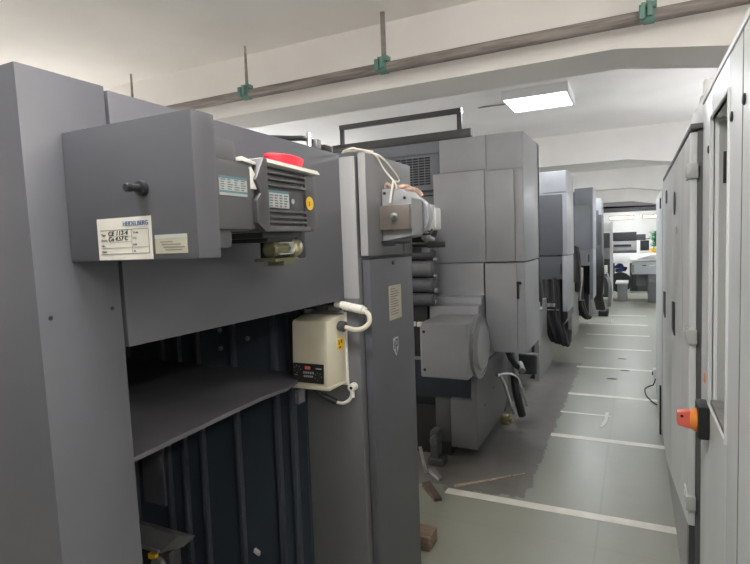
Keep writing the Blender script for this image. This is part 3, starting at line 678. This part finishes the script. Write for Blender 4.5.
for i, (x, yy) in enumerate(((-.845, 9.3), (-.82, 9.28), (-.79, 9.32))):
    h3.append(([(x, yy, 1.05), (x - .01, yy, .8), (x, yy, .5), (x + .06, yy, .28), (x + .11, yy + .1, .2)], .035))
h3.append(([(-.86, 8.9, 1.36), (-.81, 8.8, 1.25), (-.80, 8.75, 1.0), (-.83, 8.78, .75)], .05))
h3.append(([(-.83, 8.9, 1.36), (-.80, 8.75, 1.15), (-.79, 8.72, .9), (-.81, 8.75, .7)], .04))
t3 = tower('third press tower, bluish front, black hoses looping at its near side', -.90, -.62, 9.4, 10.2, 'blue2', -.84, 8.25, 9.35, h3, low=.5, top=2.335, panel_m='blue2')
MB().tube([(-.76, 9.0, 1.05), (-.765, 9.0, .85), (-.79, 9.0, .66), (-.80, 9.0, .55)], .02).build('pipe', 'steel', t3)
MB().box(-.84, -.74, 9.18, 9.2, .505, .52).build('hose_bar', 'steel', t3)
h4 = []
for i in range(5):
    x = -.70 + .025 * i
    h4.append(([(x, 10.9, 1.35), (x + .03, 10.8, 1.1), (x + .05, 10.75, .8), (x + .02, 10.8, .45), (x + .06, 10.9, .15)], .035))
t4 = tower('fourth and farthest narrow press tower with dark side column', -.85, -.59, 11.3, 12.0, 'mid', -.75, 10.9, 12.2, h4, low=.4, top=2.27)
MB().box(-.66, -.585, 11.28, 12.02, .35, 1.95, .004).build('side_cover', 'rail', t4)
for k in range(2):
    MB().tube([(-.58, 11.6, .85 - .1 * k), (-.50, 11.5, .78 - .1 * k), (-.43 - .03 * k, 11.5, .5), (-.46 - .03 * k, 11.6, .12)], .018).build('hose', 'alu', t4, 'pale hose')
MB().box(-.62, -.50, 11.5, 11.6, .78, .95, .01).build('cap_box', 'white', t4, 'small white box')
MB().box(-.64, -.47, 11.0, 11.4, .0, .1, .01).build('foot', 'black', t4)
q = thing('feeder_frame', 'slim white upright frame at the far end of the press', 'frame', (-.5, 13.4, 0))
MB().box(-.525, -.462, 13.38, 13.44, 0, 1.85, .006).build('post', 'white2', q)
MB().box(-.86, -.525, 13.39, 13.43, 1.62, 1.83, .006).build('crossbar', 'white2', q)
MB().box(-.85, -.53, 13.5, 14.2, .1, 1.6, .01).build('body', 'motor', q)
MB().box(-.80, -.525, 13.36, 13.39, 1.0, 1.25, .01).build('side_box', 'alu', q)

# ------------------------------------------------------------------ control cabinets on the right
C1 = thing('control_cabinet', 'nearest pale grey control cabinet with tall recessed opening and isolator switch', 'cabinet', (.6, 1.6, 0))
X = .22
b = MB()
y0, yn, yf, ye = .75, 1.672, 2.035, 2.283
zb, zt_, ztop = .985, 1.908, 2.004
b.box(X, .85, y0, yn, .0, ztop, .006); b.box(X, .85, yf, ye, .0, ztop, .006)
b.box(X, .85, yn, yf, 0, zb, .0); b.box(X, .85, yn, yf, zt_, ztop, .0); b.box(X + .11, .85, yn, yf, zb, zt_)
b = b.build('body', 'cab', C1)
MB().box(X - .001, X, 1.478, 1.486, .0, 2.0).build('door_seam', 'rod', C1)
q = MB().box(X + .02, X + .108, yf - .012, yf - .001, zb + .012, zt_ - .012); q.build('recess_jamb', 'recess', C1)
MB().box(X + .03, X + .048, yf - .016, yf - .011, 1.70, 1.80, .002).build('latch_slot', 'black', C1)
q = MB(); t = .010
q.box(X - .006, X + .012, yn - t, yn, zb - t, zt_ + t, .003); q.box(X - .006, X + .012, yf, yf + t, zb - t, zt_ + t, .003)
q.box(X - .006, X + .012, yn, yf, zb - t, zb, .003); q.box(X - .006, X + .012, yn, yf, zt_, zt_ + t, .003)
q.build('recess_trim', 'cab', C1)
q = MB().box(X, X + .1, yn + .02, yf - .02, zb + .0, zb + .016, .003); q.build('recess_sill', 'rod', C1)
for (y, z) in ((1.63, 1.836), (1.458, 1.841), (2.10, 1.82)):
    MB().lathe((X, y, z), (-1, 0, 0), [(0, 0), (0, .013), (.003, .013), (.005, .010), (.005, 0)], 18).build('lock', 'black', C1)
MB().box(X - .004, .86, y0 - .005, ye + .003, ztop, ztop + .018, .005).build('top_cap', 'cab', C1)
sw = MB().box(.186, X, 2.015, 2.125, .860, .972, .008).build('isolator_switch', 'black', C1, 'black isolator switch box')
MB().lathe((.186, 2.07, .912), (-1, 0, 0), [(0, 0), (0, .040), (.006, .040), (.014, .033), (.020, .031), (.020, 0)], 28).build('switch_ring', 'orange', sw, 'orange ring')
q = MB().hexa([(.128, 2.05, .892), (.168, 2.05, .882), (.168, 2.09, .882), (.128, 2.09, .892),
               (.128, 2.05, .938), (.168, 2.05, .946), (.168, 2.09, .946), (.128, 2.09, .938)], .005).build('switch_knob', 'redknob', sw, 'red rotary knob')
q = MB().cyl((.142, 2.052, .926), (.142, 2.049, .926), .005, 10); q.build('knob_hole', 'black', sw)
q = MB().hexa([(X - .002, 2.15, 1.02), (X, 2.15, 1.02), (X, 2.19, 1.02), (X - .002, 2.19, 1.02), (X - .002, 2.15, 1.05), (X, 2.15, 1.05), (X, 2.185, 1.05), (X - .002, 2.185, 1.05)]).build('arrow_sticker', 'orange', C1, 'orange and white arrow sticker')

C2 = thing('control_cabinet', 'grey control cabinet with hinged doors and black slot handles behind the isolator switch', 'cabinet', (.6, 3.5, 0))
X = .192
MB().box(X + .016, .85, 2.34, 4.52, .0, 1.93, .004).build('body', 'doordark', C2)
MB().box(X - .008, .86, 2.325, 4.53, 1.93, 1.949, .003).build('top_cap', 'doordark', C2)
d1 = MB().prism([(2.335, .405), (3.40, .160), (3.40, 1.918), (2.335, 1.918)], 'x', X - .008, X + .016, .003).build('door', 'door', C2)
d2 = MB().prism([(3.412, .157), (3.95, .04), (4.51, .03), (4.51, 1.918), (3.412, 1.918)], 'x', X - .008, X + .016, .003).build('door', 'door', C2)
MB().box(X - .002, X + .016, 2.42, 4.51, .0, .40).build('plinth', 'alu', C2)
MB().box(X - .004, X + .016, 2.345, 2.42, .0, .42).build('plinth_end', 'rail', C2)
for z in (1.775, 1.15, .495):
    q = MB().box(X - .016, X + .018, 2.322, 2.336, z - .026, z + .030, .003); q.box(X - .014, X - .006, 2.33, 2.45, z - .024, z + .028, .003); q.box(X - .018, X - .012, 2.36, 2.42, z - .014, z + .018, .003)
    q.build('hinge', 'hinge', C2)
for (d, a, bb, z) in ((d1, 3.15, 3.33, 1.10), (d2, 4.10, 4.32, 1.06)):
    q = MB().hexa([(X - .013, a, z - .085), (X - .007, a, z - .085), (X - .007, bb, z - .07), (X - .013, bb, z - .07),
                   (X - .013, a, z + .09), (X - .007, a, z + .09), (X - .007, bb, z + .075), (X - .013, bb, z + .075)]).build('slot_handle', 'black', d)
MB().lathe((X - .010, 3.0, 1.56), (-1, 0, 0), [(0, 0), (0, .02), (.002, .02), (.002, 0)], 16).build('lock', 'door', d1)
for y, z in ((3.17, 1.70), ):
    MB().lathe((X - .010, y, z), (-1, 0, 0), [(0, 0), (0, .06), (.004, .058), (.004, 0)], 20).build('round_mark', 'doordark', d1)
MB().box(X - .0112, X - .0098, 2.62, 2.80, 1.12, 1.42).build('paper_sheet', 'cab', d1)
MB().box(X - .016, X - .008, 3.9, 3.99, 1.74, 1.82, .002).build('latch', 'rod', d2)

C3 = thing('control_cabinet', 'pale narrow control cabinet standing past the doors with black slot handles', 'cabinet', (.6, 5.1, 0))
MB().box(.178, .85, 4.545, 5.75, .04, 1.885, .012).build('body', 'cab', C3)
MB().box(.21, .84, 4.56, 5.74, .0, .05).build('plinth', 'black', C3)
MB().box(.170, .180, 4.70, 4.76, 1.74, 1.82, .003).build('latch', 'black', C3)
MB().box(.166, .178, 4.555, 4.60, .0, .38, .003).build('cable_guard', 'black', C3)
C4 = thing('control_cabinet', 'farthest pale control cabinet mostly hidden by the nearer ones', 'cabinet', (.7, 7.0, 0))
MB().box(.36, .95, 5.95, 8.0, .0, 1.86, .01).build('body', 'cab', C4)
MB().box(.34, .36, 6.0, 6.95, .05, 1.84, .004).build('door', 'door', C4)
# wrapped rolls on top of the cabinets
def wrap(x, y, z, rx, rz, L, label):
    m = MB(); n = 28; rings = []; N = 14
    for i in range(N + 1):
        t = i / N; ring = []; e = 1 if 0 < i < N else .8
        for k in range(n):
            a = 2 * PI * k / n; c, d = math.cos(a), math.sin(a)
            c2 = math.copysign(abs(c) ** .55, c); d2_ = math.copysign(abs(d) ** .55, d)
            w = 1 + .045 * math.sin(3 * a + i * 1.3) + .04 * math.sin(9 * a + i * 2.1)
            ring.append(m.bm.verts.new((x + rx * c2 * e * w, y + L * (t - .5), max(z, z + rz + rz * d2_ * e * w))))
        rings.append(ring)
    fs = []
    for A, B in zip(rings, rings[1:]):
        for k in range(n): fs.append(m.bm.faces.new((A[k], A[(k + 1) % n], B[(k + 1) % n], B[k])))
    fs.append(m.bm.faces.new(rings[0][::-1])); fs.append(m.bm.faces.new(rings[-1]))
    bmesh.ops.recalc_face_normals(m.bm, faces=fs)
    return tag(m.build('wrapped_bale', 'wrap', None, None, 60), label, 'wrapped bale', 'white wrapped bales on the cabinets')
wrap(.445, 3.46, 1.949, .145, .168, .84, 'crumpled white wrapped bale on top of the doored cabinet, nearest the recessed cabinet')
wrap(.45, 4.28, 1.949, .145, .162, .64, 'crumpled white wrapped bale on top of the cabinets, behind the nearer bale')
q = MB().box(.285, .315, 2.93, 2.98, 1.95, 2.25, .01); q.box(.26, .34, 2.90, 3.01, 1.949, 1.965, .004)
tag(q.build('white_board', 'white2'), 'thin white upright piece on the cabinet beside the wrapped bales', 'board')
# plug and cable by the foot of the cabinets
q = thing('wall_plug', 'small white plug box low on the side of the far cabinet row', 'plug', (.2, 5.9, .12))
MB().box(.155, .215, 5.76, 5.83, .14, .235, .008).build('plug_body', 'white2', q)
MB().box(.145, .157, 5.775, 5.815, .17, .205, .003).build('plug_socket', 'rail', q)
q = MB().tube([(.178, 5.77, .15), (.160, 5.85, .06), (.13, 5.98, .008), (.085, 5.86, .007), (.095, 5.62, .007), (.14, 5.42, .007), (.170, 5.34, .008)], .006, 8)
tag(q.build('floor_cable', 'rubber'), 'black cable looping on the floor beside the cabinets', 'cable')

# ------------------------------------------------------------------ far end of the hall
d = thing('light_table', 'pale grey table console beside the far end of the cabinets', 'table', (.2, 13.5, 0))
MB().box(-.07, .60, 13.40, 14.4, .64, .93, .015).build('body', 'deskgrey', d)
MB().hexa([(-.11, 13.36, .93), (.62, 13.36, .96), (.62, 14.5, .96), (-.11, 14.5, .93), (-.11, 13.36, .965), (.62, 13.36, 1.0), (.62, 14.5, 1.0), (-.11, 14.5, .965)]).build('top_plate', 'white2', d)
MB().box(.255, .44, 13.42, 13.9, 0, .64, .008).build('leg', 'column', d)
MB().box(.02, .58, 13.6, 14.3, .36, .64, .008).build('under_shelf', 'column', d)
MB().box(-.09, -.02, 13.37, 13.42, .68, .86, .02).build('end_roller', 'alu', d)
MB().box(.14, .22, 13.385, 13.40, .83, .85).build('switch', 'black', d); MB().box(.28, .40, 13.385, 13.40, .825, .845).build('switch', 'white', d)
q = MB()
for i in range(5): q.hexa([(.05 + .06 * i, 13.5, .985 + .016 * i), (.55, 13.5, 1.0 + .016 * i), (.55, 14.3, 1.0 + .016 * i), (.05 + .06 * i, 14.3, .985 + .016 * i), (.05 + .06 * i, 13.5, .995 + .016 * i), (.55, 13.5, 1.012 + .016 * i), (.55, 14.3, 1.012 + .016 * i), (.05 + .06 * i, 14.3, .995 + .016 * i)])
q.build('sheet_stack', 'white2', d).name = 'sheet_stack'
p = thing('folding_machine', 'dark machine with silver front standing on a white bench at the hall end', 'machine', (-.2, 16.2, 0))
MB().box(-.55, .03, 16.0, 16.6, 1.37, 1.61, .01).build('top_hood', 'rubber', p)
MB().box(.03, .25, 16.05, 16.6, 1.38, 1.54, .01).build('side_hood', 'rail', p)
MB().box(-.55, .03, 15.98, 16.6, 1.12, 1.36, .008).build('front_panel', 'alu', p)
MB().box(-.53, -.10, 15.96, 15.99, 1.22, 1.28).build('tray_slot', 'black', p)
MB().box(-.56, .03, 15.96, 16.6, 1.045, 1.12, .006).build('base', 'rail', p)
MB().box(.04, .10, 15.97, 16.4, 1.05, 1.37, .006).build('side_post', 'white2', p)
MB().box(.12, .33, 16.0, 16.4, 1.10, 1.37, .01).build('control_unit', 'black', p)
MB().box(.18, .35, 16.0, 16.3, 1.40, 1.42).build('tray', 'rubber', p)
bn = thing('bench', 'white-topped bench under the dark machine at the hall end', 'bench', (-.1, 16.2, 0))
MB().box(-.62, .42, 15.85, 16.8, .78, 1.042, .008).build('bench_top', 'white2', bn)
for x in (-.58, .34): MB().box(x, x + .05, 15.9, 16.0, 0, .78).build('leg', 'rail', bn)
for x in (-.58, .34): MB().box(x, x + .05, 16.65, 16.75, 0, .78).build('leg', 'rail', bn)
MB().box(-.14, .3, 16.1, 16.7, .0, .78, .01).build('cupboard', 'motor', bn)
q = MB()
for i in range(14):
    a = random.uniform(0, 6.28); x = -.36 + .14 * math.cos(a) * random.random(); yy = 15.95 + random.uniform(0, .5); z = .52 + random.uniform(0, .14)
    q.box(x - .06, x + .07, yy, yy + .12, z, z + .09, .03)
tag(q.build('blue_bundle', 'bluecloth'), 'dark blue bundle stored under the white bench', 'bundle')
q = MB().lathe((-.36, 15.6, .28), (0, 1, 0), [(0, .10), (0, .27), (.12, .27), (.12, .10)], 28); q.cyl((-.36, 15.58, .28), (-.36, 15.74, .28), .09, 20, .01)
q.box(-.10, .06, 15.6, 15.8, .05, .5, .04)
tag(q.build('motor_wheel', 'rubber'), 'black wheel and motor unit on the floor under the bench', 'wheel')
q = thing('low_platform', 'low white-topped platform on the floor before the far table', 'platform', (-.25, 13.9, 0))
MB().box(-.42, -.15, 13.6, 14.3, .40, .44, .006).build('deck', 'white2', q)
MB().box(-.38, -.17, 13.65, 14.25, .0, .40, .01).build('base', 'alu', q)
q = thing('potted_plant', 'leafy green plant in a yellow pot at the hall end', 'plant', (.48, 16.1, 1.05))
MB().lathe((.42, 15.95, 1.042), (0, 0, 1), [(0, 0), (0, .06), (.11, .075), (.11, .06), (.09, 0)], 20).build('pot', 'yellow', q)
lf = MB()
for i in range(150):
    a = random.uniform(0, 2 * PI); r = random.uniform(.02, .15); z = random.uniform(1.22, 1.62); r *= 1.15 - abs(z - 1.42) * 2.2
    c = Vector((.50 + r * math.cos(a), 15.95 + r * math.sin(a) * .8, z)); u = Vector((math.cos(a), math.sin(a), random.uniform(-.5, .6))).normalized() * .07
    v = u.cross(Vector((0, 0, 1))).normalized() * .028; w = Vector((0, 0, .004))
    A = [lf.bm.verts.new(c + k + w * s2) for s2 in (-1, 1) for k in (-u, v, u, -v)]
    lf.bm.faces.new(A[0:4][::-1]); lf.bm.faces.new(A[4:8])
    for k in range(4): lf.bm.faces.new((A[k], A[(k + 1) % 4], A[4 + (k + 1) % 4], A[4 + k]))
lf.build('foliage', 'green', q)
MB().cyl((.43, 15.95, 1.13), (.50, 15.95, 1.5), .01, 8).build('stem', 'green', q)

# ------------------------------------------------------------------ things on the floor
q = MB().hexa([(-1.02, 3.12, 0), (-.66, 3.48, 0), (-.655, 3.495, 0), (-1.03, 3.14, 0), (-1.02, 3.12, .012), (-.66, 3.483, .005), (-.655, 3.49, .005), (-1.03, 3.14, .012)])
tag(q.build('wooden_lath', 'woodpale'), 'thin splintered wooden lath on the floor by the press foot', 'wood strip')
q = MB()
q.hexa([(-1.22, 3.06, 0), (-1.08, 2.90, 0), (-1.04, 2.93, 0), (-1.18, 3.1, 0), (-1.22, 3.06, .03), (-1.08, 2.90, .02), (-1.04, 2.93, .02), (-1.18, 3.1, .03)], .004)
tag(q.build('wood_scrap', 'debris'), 'broken brown wood scrap on the floor beside the column foot', 'wood scrap')
q = MB().box(-1.02, -.925, 2.40, 2.52, 0, .075, .008); 
tag(q.build('wooden_block', 'wood'), 'small brown wooden block on the floor beside the press column', 'wood block')
q = MB().hexa([(-1.25, 3.27, 0), (-1.15, 3.18, 0), (-1.13, 3.20, 0), (-1.22, 3.30, 0), (-1.25, 3.27, .03), (-1.15, 3.18, .015), (-1.13, 3.20, .015), (-1.22, 3.30, .03)])
tag(q.build('metal_strip', 'alu'), 'short grey metal strip leaning on the floor under the press foot', 'strip')
def flat_scrap(name, m, pts, label, cat, h=.003):
    q = MB().prism(pts, 'z', .0005, h); return tag(q.build(name, m), label, cat)
flat_scrap('paper_scrap', 'paper', [(-.262, 4.58), (-.238, 4.57), (-.212, 4.70), (-.21, 4.98), (-.238, 4.99), (-.235, 4.78)], 'torn cream paper scrap on the floor near the slab joint', 'paper scrap')
for (x, y, l) in ((-.15, 7.25, 'dark flat scrap on the floor, farthest of three near the slab joint'), (-.11, 6.63, 'dark flat scrap lying on a white floor line'), (-.23, 6.2, 'dark flat scrap on the floor, nearest of three near the slab joint')):
    flat_scrap('floor_scrap', 'rubber', [(x - .05, y - .015), (x + .03, y - .025), (x + .055, y + .005), (x, y + .025), (x - .04, y + .012)], l, 'scrap')
q = MB().lathe((-.40, 10.2, 0), (0, 0, 1), [(0, 0), (0, .02), (.12, .018), (.13, 0)], 12)
tag(q.build('white_bottle', 'white2'), 'tiny white bottle standing on the floor far down the aisle', 'bottle')

# ------------------------------------------------------------------ world and view
w = bpy.data.worlds.new('world'); S.world = w; w.use_nodes = True
w.node_tree.nodes['Background'].inputs[0].default_value = (.8, .85, .9, 1); w.node_tree.nodes['Background'].inputs[1].default_value = .3
S.view_settings.view_transform = 'Standard'; S.view_settings.look = 'None'; S.view_settings.exposure = 0.25; S.view_settings.gamma = 1.0
S.view_settings.use_curve_mapping = False
S.cycles.max_bounces = 8; S.cycles.diffuse_bounces = 5
